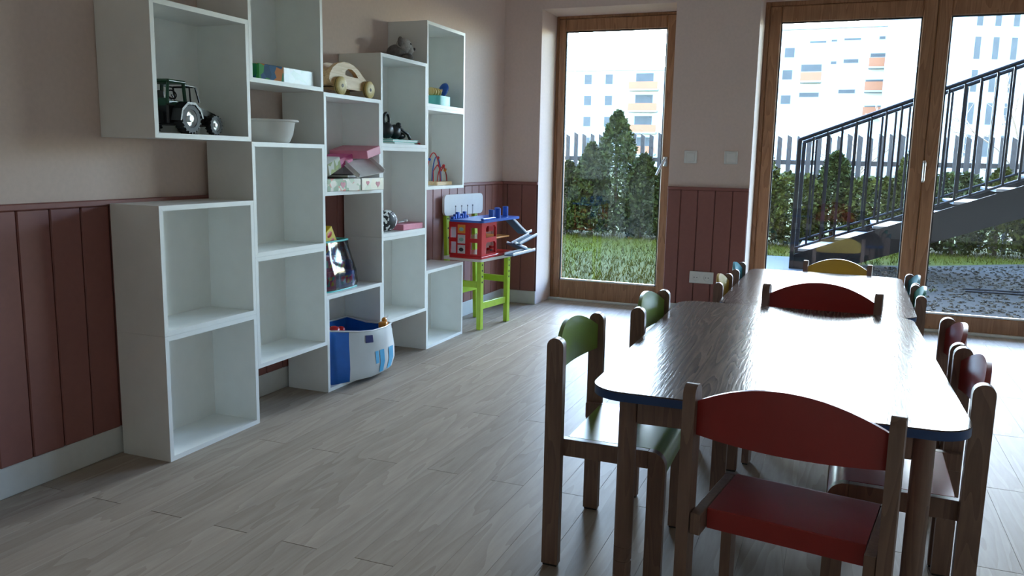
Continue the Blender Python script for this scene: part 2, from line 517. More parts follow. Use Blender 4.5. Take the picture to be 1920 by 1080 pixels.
MB().box(D2b-.03, D2b, YF, YO-.02, 0, ZO+.03, .003).build('door_jamb', M_door, d2)
MB().box(D2a+.03, D2b-.03, YF, YO-.02, ZO, ZO+.03, .003).build('door_head', M_door, d2)
XM = 2.792
MB().box(XM-.022, XM+.022, YF+.0505, YF+.062, .012, ZO-.001, .002).build('slit_cover_strip', M_door, d2)  # added behind the stiles to block a slit of daylight
sash(d2, D2a+.031, XM-.001, .012, ZO-.001, 1.8625, 2.7095, .110, 1.990, YF-.012, YF+.05)
sash(d2, XM+.001, D2b-.031, .012, ZO-.001, 2.872, 3.735, .110, 1.990, YF-.012, YF+.05)
hp = MB().box(2.787, 2.805, YF-.020, YF-.012, .96, 1.10, .003).build('handle_plate', M_metal, d2)
MB().tube([(2.796, YF-.020, 1.085), (2.796, YF-.05, 1.085), (2.796, YF-.052, 1.07), (2.796, YF-.052, .97)], .008, 10).build('handle_lever', M_metal, hp, 40)
MB().box(D2a+.001, D2b-.001, YF-.06, YF-.013, .0, .014, .003).build('threshold', M_base, d2)

# window portals (sampling guides for the daylight that comes through the openings)
for k, (a, b) in enumerate(((D1a, D1b), (D2a, D2b))):
    ld = bpy.data.lights.new('door_daylight', 'AREA'); ld.shape = 'RECTANGLE'
    ld.size = b-a; ld.size_y = ZO; ld.cycles.is_portal = True
    lo = bpy.data.objects.new('door_daylight', ld); COL.objects.link(lo)
    lo.location = ((a+b)/2, YO+.03, ZO/2); lo.rotation_euler = (-PI/2, 0, 0)

# switches and socket
def switch(x, label):
    t = thing('light_switch', label, 'switch', (x, L, 1.094), 0, 'light switches')
    MB().box(-.043, .043, -.010, -.0005, -.042, .042, .003).build('plate', M_plastic, t)
    MB().box(-.029, .029, -.0145, -.0095, -.029, .029, .002, M=Matrix.Rotation(.04, 4, 'X')).build('rocker', M_plastic, t)
switch(1.364, 'white square light switch just right of the narrow door')
switch(1.627, 'white square light switch nearer the wide sliding door')
t = thing('wall_socket', 'white double power socket on the pink panelling behind the tables', 'socket', (1.482, L-.0145, .289))
MB().box(-.080, .080, -.012, -.0003, -.040, .040, .003).build('plate', M_plastic, t)
for s in (-1, 1):
    r = MB().lathe([(.030, -.0125), (.030, -.016), (.022, -.016), (.021, -.0122)], 20, 'y', (s*.038, 0, 0)).build('socket_ring', M_plastic, t, 40)
    MB().lathe([(.003, -.0165), (.003, -.0125)], 8, 'y', (s*.038-.009, 0, 0)).lathe([(.003, -.0165), (.003, -.0125)], 8, 'y', (s*.038+.009, 0, 0)).build('contact_hole', M_cap, r)

# ------------------------------------------------------------------ shelf cubes
W, H, YA, XF = .47, .4418, .0319, .238
BT = .017
def cube(col, k, label):
    y0 = YA+col*W+.0005; y1 = y0+W-.001; z0 = k*H+.0003; z1 = z0+H-.0006
    lowp = z0 < .89
    xb = .0225 if lowp else .002
    t = thing('shelf_cube', label, 'shelf', (xb, (y0+y1)/2, z0), 0, 'white open shelf cubes on the left wall')
    d = XF-xb; w = (y1-y0)/2; h = z1-z0; e = .0004
    def panel(name, poly, x0=0.0, x1=d): MB().prism(poly, x0, x1, 'x').build(name, M_white, t)
    panel('top_panel', [(-w, h), (w, h), (w-BT, h-BT), (-w+BT, h-BT)])
    panel('bottom_panel', [(-w, 0), (-w+BT, BT), (w-BT, BT), (w, 0)])
    panel('side_panel', [(-w, e), (-w, h-e), (-w+BT, h-BT-e), (-w+BT, BT+e)])
    panel('side_panel', [(w, e), (w-BT, BT+e), (w-BT, h-BT-e), (w, h-e)])
    MB().box(.003, .009, -w+BT, w-BT, BT, h-BT).build('back_panel', M_white, t)
    return t
cube(0, 0, 'empty shelf cube standing on the floor nearest the camera')
cube(0, 1, 'empty shelf cube on top of the nearest floor-standing cube')
cube(0, 2.5, 'wall-hung shelf cube holding the black toy tractor')
cube(1, .5, 'empty lower cube of second column, bottom edge hung above the floor')
cube(1, 1.5, 'empty cube with the white bowl standing on its top')
cube(1, 3, 'highest hung cube of the second column, holding a green and white game box')
cube(2, 0, 'floor-standing cube holding the blue and white tote bag')
cube(2, 2, 'cube with a pile of game boxes inside and the wooden car on top')
cube(3, .5, 'empty lowest cube of fourth column, beside the tote bag cube')
cube(3, 1.5, 'fourth column middle cube with black and white pouch and pink case')
cube(3, 2.5, 'cube with black toy on books inside and grey plush on top')
cube(4, 0, 'empty floor-standing cube at the far end near the lime chair')
cube(4, 2, 'far column cube holding the wire bead maze')
cube(4, 3, 'highest far column cube holding the teal and blue pounding toy')

# ------------------------------------------------------------------ tables
def table(cx, cy, rz, w, l, h, label):
    t = thing('children_table', label, 'table', (cx, cy, 0), rz, 'low tables in a row')
    th = .022
    MB().prism(rrect(-w/2, w/2, -l/2, l/2, .08, 10), h-.003, h, 'z').build('tabletop', M_tabletop, t)
    MB().prism(rrect(-w/2, w/2, -l/2, l/2, .08, 10), h-th, h-.0031, 'z').build('edge_band', M_blueedge, t, 30)
    i = .060; zt = h-th-.0005; zb = zt-.062
    bx, by = w/2-.085, l/2-i; r = .0215
    for s in (-1, 1):
        MB().box(-bx+r, bx-r, s*by-.01, s*by+.01, zb, zt, .002).build('apron', M_beech, t)
        MB().box(s*bx-.01, s*bx+.01, -by+r, by-r, zb, zt, .002).build('apron', M_beech, t)
        for q in (-1, 1):
            pr = [(r, 0.006), (r, .09), (r-.0015, .091), (r-.0015, .093), (r, .094), (r, .125), (r-.0015, .126), (r-.0015, .128), (r, .129), (r, .160), (r-.0015, .161), (r-.0015, .163), (r, .164), (r, zt)]
            lg = MB().lathe(pr, 20, 'z', (s*bx, q*by, 0)).build('leg', M_beech, t, 30)
            MB().lathe([(r-.003, 0), (r-.003, .006)], 16, 'z', (s*bx, q*by, 0)).build('foot_cap', M_cap, lg)
    return t
table(2.195, .360, .020, .785, 1.31, .55, 'nearer brown wood-grain table with blue edge')
table(2.254, 2.26, -.012, .80, 1.32, .45, 'lower brown table behind, closest to the wide sliding door')

# ------------------------------------------------------------------ chairs
def chair(P, Q, mat, label, h=.615, seat=.345, d=.31, pw=.026, pd=.044):
    """P, Q: floor positions of the left and right back posts, seen by the person sitting"""
    P, Q = Vector((*P, 0)), Vector((*Q, 0))
    c = (P+Q)/2; a = math.atan2(Q.y-P.y, Q.x-P.x)
    w = (Q-P).length + pw
    t = thing('children_chair', label, 'chair', c, a, 'small wooden chairs around the two tables')
    r = pd/2; ix = w/2-pw
    rail_h = .046; fl = .044
    for s in (-1, 1):
        x0, x1 = (ix, ix+pw) if s > 0 else (-ix-pw, -ix)
        pts = [(-r, .006), (r, .006), (r, h-r)] + [(r*math.cos(b), h-r+r*math.sin(b)) for b in [PI*k/10 for k in range(1, 10)]] + [(-r, h-r)]
        p = MB().prism(pts, x0, x1, 'x').build('back_post', M_beech, t, 30)
        MB().box(x0+.003, x1-.003, -r+.003, r-.003, 0, .006).build('foot_cap', M_cap, p)
        # front leg with a rounded shoulder, set inside the back posts
        x0, x1 = (ix-.024, ix-.0002) if s > 0 else (-ix+.0002, -ix+.024)
        R = .038
        zt = seat
        pts = [(d-fl-r, .006), (d-r, .006), (d-r, zt-R)] + [(d-r-R+R*math.cos(b), zt-R+R*math.sin(b)) for b in [PI/2*k/8 for k in range(1, 9)]] + [(d-fl-r, zt)]
        p = MB().prism(pts, x0, x1, 'x').build('leg', M_beech, t, 30)
        MB().box(x0+.003, x1-.003, d-fl-r+.003, d-r-.003, 0, .006).build('foot_cap', M_cap, p)
        MB().box(x0+.001, x1-.001, -r+.004, d-fl-r-.0003, zt-rail_h, zt, .0015).build('side_rail', M_beech, t)
    # seat with turned-down back edge and rolled front
    th = .012; R = .040; y0 = r+.004; y1 = d-r
    out = [(y0, seat-.044), (y0, seat-.002), (y0+.002, seat)]
    out += [(y1-R+R*math.sin(b), seat-R+R*math.cos(b)) for b in [PI/2*k/8 for k in range(0, 9)]] + [(y1, seat-.055)]
    inn = [(y1-th, seat-.055)] + [(y1-R+(R-th)*math.sin(b), seat-R+(R-th)*math.cos(b)) for b in [PI/2*k/8 for k in range(8, -1, -1)]] + [(y0+.014, seat-th), (y0+.014, seat-.044)]
    n = len(out)+len(inn); sx_ = ix-.0246
    pts = out+inn
    b = MB()
    vs = [(-sx_, p[0], p[1]) for p in pts] + [(sx_, p[0], p[1]) for p in pts]
    m = len(out); k = len(inn)
    fs = [(i, (i+1) % n, n+(i+1) % n, n+i) for i in range(n)]
    # end caps as strips between outer and inner outlines
    for base in (0, n):
        fs.append([base+i for i in range(n)])
    b.add(vs, fs)
    b.build('seat', mat, t, 35)
    # backrest: bent ply, arched top
    n = 16; bt = .011; sag = .026; F = []; zb = h-.105
    rows = 7
    front = []; back = []
    for i in range(rows):
        fr = []; bk = []
        for j in range(n+1):
            u = -1+2*j/n
            x = u*(ix-.0005)
            ztop = h-.034+.052*(1-u*u)
            zbt = zb - .004*(1-u*u)
            z = zbt+(ztop-zbt)*i/(rows-1)
            y = -sag*(1-u*u)
            fr.append((x, y+bt/2, z)); bk.append((x, y-bt/2, z))
        front.append(fr); back.append(bk)
    g = MB(); wd = n+1
    vs = [p for row in front for p in row] + [p for row in back for p in row]
    o = rows*wd; fs = []
    for i in range(rows-1):
        for j in range(n):
            q = (i*wd+j, i*wd+j+1, (i+1)*wd+j+1, (i+1)*wd+j)
            fs.append(q); fs.append([o+v for v in q[::-1]])
    for j in range(n):
        fs.append((j, o+j, o+j+1, j+1)); e = (rows-1)*wd
        fs.append((e+j, e+j+1, o+e+j+1, o+e+j))
    for i in range(rows-1):
        fs.append((i*wd, (i+1)*wd, o+(i+1)*wd, o+i*wd)); e = n
        fs.append((i*wd+e, o+i*wd+e, o+(i+1)*wd+e, (i+1)*wd+e))
    g.add(vs, fs).build('backrest', mat, t, 40)
    return t
chair((2.066, -.392), (2.446, -.450), M_cred, 'red chair with its back to the camera at the near table end', d=.305)
chair((2.470, 1.088), (2.086, 1.142), M_cred, 'dark red chair facing the camera at far end of nearer table')
chair((1.674, .275), (1.676, -.108), M_cgreen, 'olive green chair nearest the camera on the left side')
chair((1.764, .804), (1.764, .418), M_cgreen, 'olive green chair further along the left side of nearer table')
chair((2.627, -.125), (2.634, .255), M_cred, 'dark red chair nearest the camera on the right side')
chair((2.630, .300), (2.645, .690), M_cred, 'dark red chair second along the right side of nearer table')
SM = dict(h=.50, seat=.275, d=.29)
chair((2.503, 2.994+.03), (2.157, 3.04+.03), M_cyel, 'yellow chair at the far table end facing the camera', **SM)
chair((1.813, 2.235), (1.811, 1.885), M_cyel, 'yellow chair on the left side of the far table', **SM)
chair((1.821, 2.775), (1.825, 2.425), M_cteal, 'blue chair on the left of the far table nearest the wall socket', **SM)
chair((2.680, 1.925), (2.684, 2.285), M_cgrn2, 'sea green chair on the right side of the far table', **SM)
chair((2.690, 2.345), (2.687, 2.705), M_cteal, 'blue-green chair on right of far table nearest the sliding door', **SM)

# ------------------------------------------------------------------ toys and things on the shelves
from mathutils.geometry import tessellate_polygon
def prism_hole(mb, outer, holes, h0, h1, axis='x', mi=0):
    loops = [outer]+holes
    tris = tessellate_polygon([[Vector((a, b, 0)) for a, b in lp] for lp in loops])
    flat = [p for lp in loops for p in lp]; n = len(flat)
    mk = (lambda a, b, h: (h, a, b)) if axis == 'x' else ((lambda a, b, h: (a, h, b)) if axis == 'y' else (lambda a, b, h: (a, b, h)))
    vs = [mk(a, b, h0) for a, b in flat]+[mk(a, b, h1) for a, b in flat]
    fs = [list(t)[::-1] for t in tris]+[[n+i for i in t] for t in tris]
    o = 0
    for lp in loops:
        k = len(lp)
        fs += [(o+i, o+(i+1) % k, n+o+(i+1) % k, n+o+i) for i in range(k)]
        o += k
    return mb.add(vs, fs, mi)
ZS = lambda k: k*H+.0003
IN = lambda k: k*H+.0003+BT+.0004

# toy tractor
t = thing('toy_tractor', 'black and dark green toy tractor with silver wheel hubs', 'toy tractor', (.128, .205, IN(2.5)), .10)
def twheel(x, y, r, w, lug):
    s = 1 if x > 0 else -1
    tm = MB().lathe([(r*.62, -w/2), (r*.93, -w/2), (r, -w*.3), (r, w*.3), (r*.93, w/2), (r*.62, w/2), (r*.62, -w/2)], 28, 'x', (x, y, r+.002), cap=False)
    for k in range(lug):
        a = 2*PI*k/lug
        M = Matrix.Translation((x, y, r+.002)) @ Matrix.Rotation(a, 4, 'X')
        tm.box(-w*.52, w*.52, r*.90, r*1.035, -r*.055, r*.055, 0, 0, M)
    o = tm.build('tyre', M_tyre, t, 40)
    MB().lathe([(r*.619, -w*.40), (r*.619, w*.40), (r*.56, w*.50), (r*.50, w*.2), (r*.24, w*.2), (r*.22, w*.5), (r*.05, w*.52)], 24, 'x', (x, y, r+.002), M=None if s > 0 else Matrix.Translation((2*x, 0, 0)) @ Matrix.Scale(-1, 4, (1, 0, 0))).build('wheel_hub', M_silver, o, 40)
for s in (-1, 1):
    twheel(s*.078, 0, .050, .034, 20)
    twheel(s*.060, .168, .035, .024, 16)
    fp = [(-.062, .045), (-.05, .085), (-.02, .108), (.02, .108), (.05, .085), (.062, .055), (.055, .055), (.045, .078), (.018, .100), (-.018, .100), (-.045, .078), (-.055, .045)]
    MB().prism(fp, s*.078-.02, s*.078+.02, 'x').build('mudguard', M_black, t, 30)
b = MB(); b.box(-.055, .055, -.07, .06, .03, .10, .006); b.prism([(.055, .035), (.215, .035), (.222, .055), (.215, .078), (.06, .115)], -.034, .034, 'x')
b.build('body', M_black, t)
MB().box(-.04, .04, -.10, -.07, .035, .075, .004).build('tow_hitch', M_black, t)
MB().tube([(-.05, .168, .037), (.05, .168, .037)], .006, 8).build('front_axle', M_black, t)
c = MB(); zb, zt = .10, .172
for sx in (-1, 1):
    c.tube([(sx*.050, -.065, zb), (sx*.044, -.052, zt)], .0055, 6); c.tube([(sx*.050, .030, zb-.01), (sx*.044, .028, zt)], .0065, 6)
c.box(-.05, .05, -.070, -.060, .09, .118, .002); c.box(-.052, .052, -.06, .035, .08, .112, .003)
c.build('cab_frame', M_dgreen, t)
MB().box(-.053, .053, -.060, .036, zt-.002, zt+.010, .005).build('cab_roof', M_dgreen, t)
c = MB()
for sx in (-1, 1):
    c.tube([(sx*.044, .03, zt-.004), (sx*.046, .088, zt-.006), (sx*.050, .104, .112)], .0035, 6); c.tube([(sx*.045, .058, zt-.004), (sx*.047, .060, .112)], .003, 6)
c.tube([(-.046, .088, zt-.006), (.046, .088, zt-.006)], .0035, 6)
c.build('windscreen_frame', M_black, t)
MB().box(-.02, .02, -.04, .0, .112, .120, .003).box(-.02, .02, -.046, -.038, .115, .145, .003).build('seat', M_black, t)
MB().tube([(0, .045, .110), (0, .022, .135)], .003, 6).tube([(.018*math.cos(a), .022-.006*math.sin(a), .136+.014*math.sin(a)) for a in [2*PI*k/14 for k in range(14)]], .0025, 6, closed=True).build('steering_wheel', M_black, t)

# game box: corner points to the camera
t = thing('game_box', 'flat game box with green end and shiny white side in the high cube', 'box', (.130, .783, IN(3)), -.05)
MB().box(-.075, .075, -.030, .160, .0, .062, .002).build('lid', M_print_white, t)
MB().box(-.0765, .0765, -.175, -.031, .0, .062, .002).build('printed_end', M_print_green, t)

# white bowl
t = thing('bowl', 'white plastic mixing bowl on top of an empty cube', 'bowl', (.125, .755, ZS(2.5)+.0002))
R = .108
pr = [(.001, .001), (.070, .0), (.078, .004), (.092, .035), (.099, .078), (.101, .084), (R+.006, .085), (R+.008, .089), (R+.006, .093), (.097, .092), (.087, .036), (.074, .008), (.001, .006)]
MB().lathe(pr, 40, cap=False).build('bowl_body', M_plastic, t, 50)

# wooden car
t = thing('wooden_car', 'pale wooden beetle-shaped toy car with round wheels', 'toy car', (.150, 1.240, ZS(3)+.0003))
outer = [(-.120, .036), (-.165, .046), (-.178, .064), (-.172, .088), (-.148, .115), (-.110, .136), (-.065, .147), (-.022, .147), (.020, .139), (.060, .122), (.096, .098), (.130, .078), (.162, .066), (.175, .052), (.160, .036), (.090, .034), (.072, .030), (-.052, .030), (-.078, .036)]
hole = [(-.052, .092), (-.048, .108), (-.028, .120), (.004, .120), (.034, .106), (.056, .086), (.020, .086), (-.030, .088)]
for x0, x1 in ((.034, .056), (-.056, -.034)):
    prism_hole(MB(), outer, [hole[::-1]], x0, x1, 'x').build('side_panel', M_toywood, t)
MB().box(-.0338, .0338, -.165, .155, .040, .075, .004).build('core_block', M_toywood, t)
MB().box(-.0338, .0338, -.155, -.06, .0755, .105, .004).build('tail_block', M_toywood, t)
for y in (-.110, .125):
    MB().tube([(-.075, y, .040), (.075, y, .040)], .006, 10).build('axle', M_darkwood, t)
    for s in (-1, 1):
        w = MB().lathe([(.010, s*.057), (.036, s*.0575), (.0395, s*.060), (.0395, s*.076), (.036, s*.079), (.012, s*.0795)], 28, 'x', (0, y, .0395)).build('wheel', M_toywheel, t, 40)
        MB().lathe([(.0398, s*.064), (.0402, s*.066), (.0398, s*.068)], 28, 'x', (0, y, .0395), cap=False).lathe([(.008, s*.0796), (.007, s*.0815)], 12, 'x', (0, y, .0395)).build('rubber_ring', M_darkwood, w)

# grey plush on the fourth column
t = thing('plush_toy', 'grey plush animal with dark ears sitting on top of a cube', 'plush toy', (.130, 1.785, ZS(3.5)+.0002), .5)
MB().ball((0, 0, .042), (.055, .058, .042), 16).build('body', M_dgrey, t, 80)
hd = MB().ball((.035, -.010, .075), (.042, .044, .042), 16).ball((.062, -.006, .058), (.026, .028, .024), 12).build('head', M_grey, t, 80)
MB().ball((.088, -.006, .062), (.008, .011, .008), 8).build('nose', M_black, hd)
for s in (-1, 1):
    MB().ball((.070, s*.020-.008, .084), .0055, 8).build('eye', M_black, hd)
    MB().ball((.018, s*.046-.008, .092), (.014, .012, .026), 10).build('ear', M_dgrey, hd, 80)
    MB().ball((.055, s*.045, .018), (.030, .018, .018), 10).build('paw', M_dgrey, t, 80)

# pounding toy in the top far cube
t = thing('pounding_toy', 'teal toy base with wooden beads and a tilted blue disc', 'toy', (.155, 2.185, IN(3)))
MB().prism(rrect(-.06, .06, -.085, .075, .03, 6), 0, .055).build('base', M_teal, t, 40)
b = MB()
for k in range(4): b.ball((0, -.07+.03*k, .078), (.023, .013, .023), 12)
b.build('bead_row', M_toywheel, t, 60)
MB().ball((0, 0, 0), (.030, .020, .046), 18, M=rotM((0, .088, .098), 0, -.55)).build('disc', M_blue, t, 60)
MB().tube([(0, -.08, .078), (0, .05, .080), (0, .083, .108)], .006, 8).build('rod', M_toywood, t)

# bead maze
t = thing('bead_maze', 'wire bead maze on a small wooden base', 'toy', (.130, 2.240, IN(2)))
MB().prism(rrect(-.055, .055, -.105, .105, .02, 4), 0, .020).build('base', M_toywood, t)
def wire(pts, mat, beads, bm):
    o = MB().tube(pts, .0034, 7).build('wire', mat, t, 60)
    for i in beads:
        MB().ball(pts[i], .009, 10).build('bead', bm, o, 60)
def loop(y0, y1, h, x0, x1, n=14):
    return [(x0+(x1-x0)*k/n, y0+(y1-y0)*k/n, .018+h*math.sin(PI*k/n)**.55) for k in range(n+1)]
wire(loop(-.09, .01, .165, -.02, .02), M_red, (3,), M_blue)
wire(loop(-.05, .095, .085, .03, .02), M_red, (11,), M_amber)
wire(loop(.0, .06, .145, -.03, .0), M_blue, (9,), M_red)
wire([(.02, -.08, .018), (.02, -.08, .08), (.025, -.04, .115), (.03, .0, .08), (.03, .03, .11), (.02, .07, .09), (.02, .085, .09)], M_red, (4,), M_red)

# pile on the top fourth-column cube
def book(name, label, cat, loc, rz, sx, sy, h, mat, grp=None, pages=True):
    t = thing(name, label, cat, loc, rz, grp)
    if pages:
        MB().box(-sx/2, sx/2, -sy/2, sy/2, 0, .002).box(-sx/2, sx/2, -sy/2, sy/2, h-.002, h).box(-sx/2, -sx/2+.003, -sy/2, sy/2, .002, h-.002).build('cover', mat, t)
        MB().box(-sx/2+.004, sx/2-.004, -sy/2+.004, sy/2-.004, .0022, h-.0022).build('pages', M_paper, t)
    else:
        MB().box(-sx/2, sx/2, -sy/2, sy/2, 0, h, .002).build('case', mat, t)
    return t
z = IN(2.5)
book('picture_book', 'pale green picture book at the bottom of the pile under the black toy', 'book', (.140, 1.70, z), .04, .170, .230, .010, M_mint)
book('picture_book', 'teal picture book second from the bottom under the black toy', 'book', (.145, 1.725, z+.0104), -.06, .150, .240, .012, M_teal)
t = thing('toy_figure', 'glossy black toy figure with a loop handle lying on the books', 'toy', (.145, 1.68, z+.0228), 0)
MB().ball((0, -.03, .045), (.035, .045, .042), 14).ball((.01, .035, .040), (.032, .04, .038), 14).ball((.01, .09, .022), (.028, .04, .020), 12).build('body', M_black, t, 60)
MB().tube([(0, -.03+.026*math.cos(a), .10+.030*math.sin(a)) for a in [2*PI*k/18 for k in range(18)]], .0085, 8, closed=True).build('loop', M_black, t, 60)
MB().ball((.03, .04, .072), (.016, .018, .016), 10).tube([(.03, .05, .06), (.05, .10, .03), (.05, .125, .004)], .008, 8).build('arm', M_black, t, 60)
t = thing('toy_strap', 'red curved strap beside the black toy figure', 'toy', (.140, 1.862, IN(2.5)+.0003), 0)
MB().tube([(-.05+.004, -.02, .005), (-.02, .010, .02), (.02, .02, .024), (.055, .018, .016), (.075, .012, .005)], .005, 8).build('band', M_red, t, 60)

# pile of boxes in the third column
z = IN(2)
t = thing('game_box', 'long low game box printed with hearts, bottom of the box pile', 'box', (.152, 1.196, z), -.12)
MB().box(-.105, .105, -.188, .040, 0, .056, .002).build('printed_half', M_print_heart, t)
MB().box(-.1055, .1085, .041, .206, 0, .0575, .002).build('lit_half', M_print_white, t)  # white half stands in for a side brightly lit from the window
for (hx, hy, hz, hr) in ((.1052, -.085, .028, .017), (.1087, .160, .028, .016), (.1087, .085, .034, .012)):
    hp_ = [(16*math.sin(a)**3/16*hr+hy, (13*math.cos(a)-5*math.cos(2*a)-2*math.cos(3*a)-math.cos(4*a))/16*hr+hz) for a in [2*PI*k/24 for k in range(24)]]
    MB().prism(hp_, hx, hx+.0008, 'x').build('heart_print', M_pink, t)
t = thing('tea_box', 'olive green small box leaning at left on the box pile', 'box', (.155, 1.065, z+.062), .1)
MB().box(-.07, .07, -.055, .060, 0, .052, .002, M=rotM((0, 0, .022), 0, .30)).build('carton', M_print_tea, t)
MB().box(-.0702, .0702, -.054, .059, .0521, .0535, .0005, M=rotM((0, 0, .022), 0, .30)).build('lid', M_paper, t)
book('story_book', 'dark thin book lying in the middle of the box pile', 'book', (.150, 1.200, z+.0580), .2, .150, .110, .014, M_cap)
t = thing('card_lid', 'white open cardboard lid tipped forward on the box pile', 'box lid', (.225, 1.300, z+.062), -.12)
M = rotM((0, 0, .042), 0, .16, .62)
MB().box(-.055, .060, -.095, .095, 0, .003, .0006, M=M).box(-.055, .06, -.085, -.082, .003, .02, 0, M=M).box(-.055, .06, .082, .085, .003, .02, 0, M=M).build('sheet', M_paper, t)
t = thing('pink_box', 'pink cardboard box tilted at the top of the box pile', 'box', (.110, 1.270, z+.062), .0)
M = rotM((0, 0, .056), 0, .22, 0)
MB().box(-.055, .070, -.135, .020, 0, .045, .002, M=M).build('carton', M_mag, t)
MB().box(-.058, .150, .0205, .140, .022, .060, .002, M=M).build('flap_half', M_pink, t)

# pouch and pink case in the fourth column
z = IN(1.5)
t = thing('pouch', 'round black and white patterned pouch in the fourth column', 'pouch', (.175, 1.600, z), 0)
MB().ball((0, 0, .055), (.045, .072, .055), 20).build('shell', M_print_bw, t, 80)
MB().tube([(.030, .045*math.cos(a), .055+.040*math.sin(a)) for a in [PI*k/12 for k in range(13)]], .003, 6).build('zip', M_cap, t)
book('pencil_case', 'flat pink plastic case lying beside the patterned pouch', 'case', (.145, 1.785, z), -.02, .165, .205, .030, M_pink, None, False)
t = thing('hair_clip', 'small white trinket lying on the pink case', 'toy', (.175, 1.790, z+.0308), 0)
MB().ball((0, 0, .012), (.014, .014, .012), 12).build('ball', M_silver, t, 60)
MB().tube([(0, -.012, .008), (-.01, -.05, .006), (0, -.075, .005)], .004, 6).build('chain', M_silver, t, 60)

# clear zip bag with boxes
z = ZS(1)+.0003
t = thing('clear_bag', 'clear vinyl bag with teal trim holding small boxes', 'bag', (.135, 1.155, z), 0)
P = []
secs = [(0, .070, -.130, .150), (.02, .076, -.135, .152), (.08, .074, -.134, .146), (.14, .062, -.132, .126), (.19, .050, -.130, .108), (.225, .046, -.128, .100)]
for zz, dx, ya, yb in secs:
    row = []
    for k in range(33):
        a = 2*PI*k/32
        cx, sy = math.cos(a), math.sin(a)
        e = .55
        px = dx*math.copysign(abs(cx)**e, cx); py = (ya+yb)/2+(yb-ya)/2*math.copysign(abs(sy)**e, sy)
        wv = .006*noise.noise(Vector((px*40, py*22, zz*30)))
        row.append((px+wv, py+wv*.5, zz+.002))
    P.append(row)
MB().grid(P).build('vinyl_wall', M_clear, t, 60)
MB().tube([P[-1][k] for k in range(32)], .0045, 6, closed=True).build('rim', M_teal, t, 60)
MB().tube([P[0][k] for k in range(32)], .004, 6, closed=True).build('bottom_trim', M_teal, t, 60)
def inbox(name, label, loc, rz, sx, sy, sz, mat, rx=0):
    t = thing(name, label, 'box', loc, rz)
    MB().box(-sx/2, sx/2, -sy/2, sy/2, 0, sz, .002, M=Matrix.Rotation(rx, 4, 'X')).build('carton', mat, t)
    MB().box(sx/2, sx/2+.0008, -sy*.36, sy*.36, sz*.25, sz*.75, 0, M=Matrix.Rotation(rx, 4, 'X')).build('label_print', M_print_kids, t)
inbox('toy_box', 'pink and red printed box at bottom left inside the clear bag', (.140, 1.075, z+.004), 0, .10, .085, .085, M_mag)
inbox('toy_box', 'blue printed box at bottom right inside the clear bag', (.140, 1.205, z+.004), 0, .10, .13, .075, M_blue)
inbox('toy_box', 'magenta box stacked upper left inside the clear bag', (.135, 1.085, z+.0895), 0, .075, .10, .070, M_mag)
inbox('toy_box', 'navy blue box stacked upper right inside the clear bag', (.135, 1.185, z+.080), 0, .075, .075, .070, M_navy)
t = thing('puzzle_card', 'yellow card box with red figures sticking out of the clear bag', 'box', (.135, 1.130, z+.19), 0)
M = rotM((0, 0, .0), 0, .55)
MB().box(-.018, .018, -.065, .065, 0, .085, .002, M=M).build('carton', M_yellow, t)
b = MB()
for q in (-.03, .03):
    for zz in (.022, .060): b.ball((.0182, q, zz), (.0012, .020, .013), 12, M=M)
b.build('figure_print', M_red, t)

# blue and white tote bag in the floor cube, bulging out of its front
t = thing('tote_bag', 'blue and white tote bag full of toys bulging from the floor cube', 'bag', (.17, 1.21, IN(0)), 0)
out = [(-.115, -.195), (-.115, -.05), (-.115, .10), (-.112, .195), (.0, .200), (.060, .202), (.076, .222), (.105, .248), (.135, .225), (.150, .13), (.140, .03), (.118, -.055), (.096, -.105), (.070, -.165), (.055, -.195), (-.03, -.200)]
secs = [(.0, .90), (.012, .97), (.06, 1.02), (.12, 1.0), (.17, .985), (.205, .975), (.225, .965)]
def sec(zz, k):
    row = []
    nO = len(out)
    for i, (a, b_) in enumerate(out):
        f = k if a > .065 else min(k, 1.0)
        wv = (noise.noise(Vector((a*16, b_*16, zz*14)))*.012) if a > .06 else 0
        top = .03*max(0, -b_/.2)*(zz/.225)+ (.018*(zz/.225) if a < 0 else 0)
        row.append((.02+(a-.02)*f+wv, b_*f, zz+top))
    return row
S = [sec(zz, k) for zz, k in secs]
nO = len(out)
def panel(i0, i1, name, mat):
    b = MB(); rows = []
    for row in S:
        rows.append([row[(i0+j) % nO] for j in range(i1-i0+1)])
    return b.grid(rows).build(name, mat, t, 70)
panel(0, 6, 'back_panel', M_bagblue); fp = panel(6, 12, 'front_panel', M_bagwhite); panel(12, 16, 'side_panel', M_bagblue)
MB().add(S[0], [list(range(nO))]).build('bag_bottom', M_bagdark, t)
MB().tube([p for p in S[-1]], .004, 6, closed=True).build('rim', M_bagwhite, t, 60)
def smear(name, i, j0, j1, u, r1, mat):
    rows = []
    for zi in range(j0, j1+1):
        rows.append([Vector(S[zi][i]).lerp(Vector(S[zi][i+1]), q)+Vector((.0022, 0, 0)) for q in (u, u+r1)])
    MB().grid([[tuple(p) for p in r] for r in rows]).build(name, mat, fp, 70)
smear('printed_mark', 9, 1, 3, .15, .35, M_paleblue); smear('printed_mark', 8, 1, 3, .2, .5, M_paleblue); smear('printed_mark', 9, 2, 3, .6, .25, M_paleblue)
smear('printed_line', 10, 4, 5, .1, .5, M_navy)
t = thing('toy_ball', 'red glossy toy lying in the tote bag', 'toy', (.150, 1.150, IN(0)+.205), 0)
MB().ball((0, 0, .022), (.03, .034, .022), 14).ball((.01, .045, .018), (.02, .02, .018), 12).build('body', M_red, t, 60)
MB().tube([(0, -.01, .03), (-.03, -.03, .075)], .003, 6).build('stick', M_cap, t)
t = thing('toy_block', 'cream and yellow toy poking out at the right of the tote bag', 'toy', (.285, 1.375, IN(0)+.212), .3)
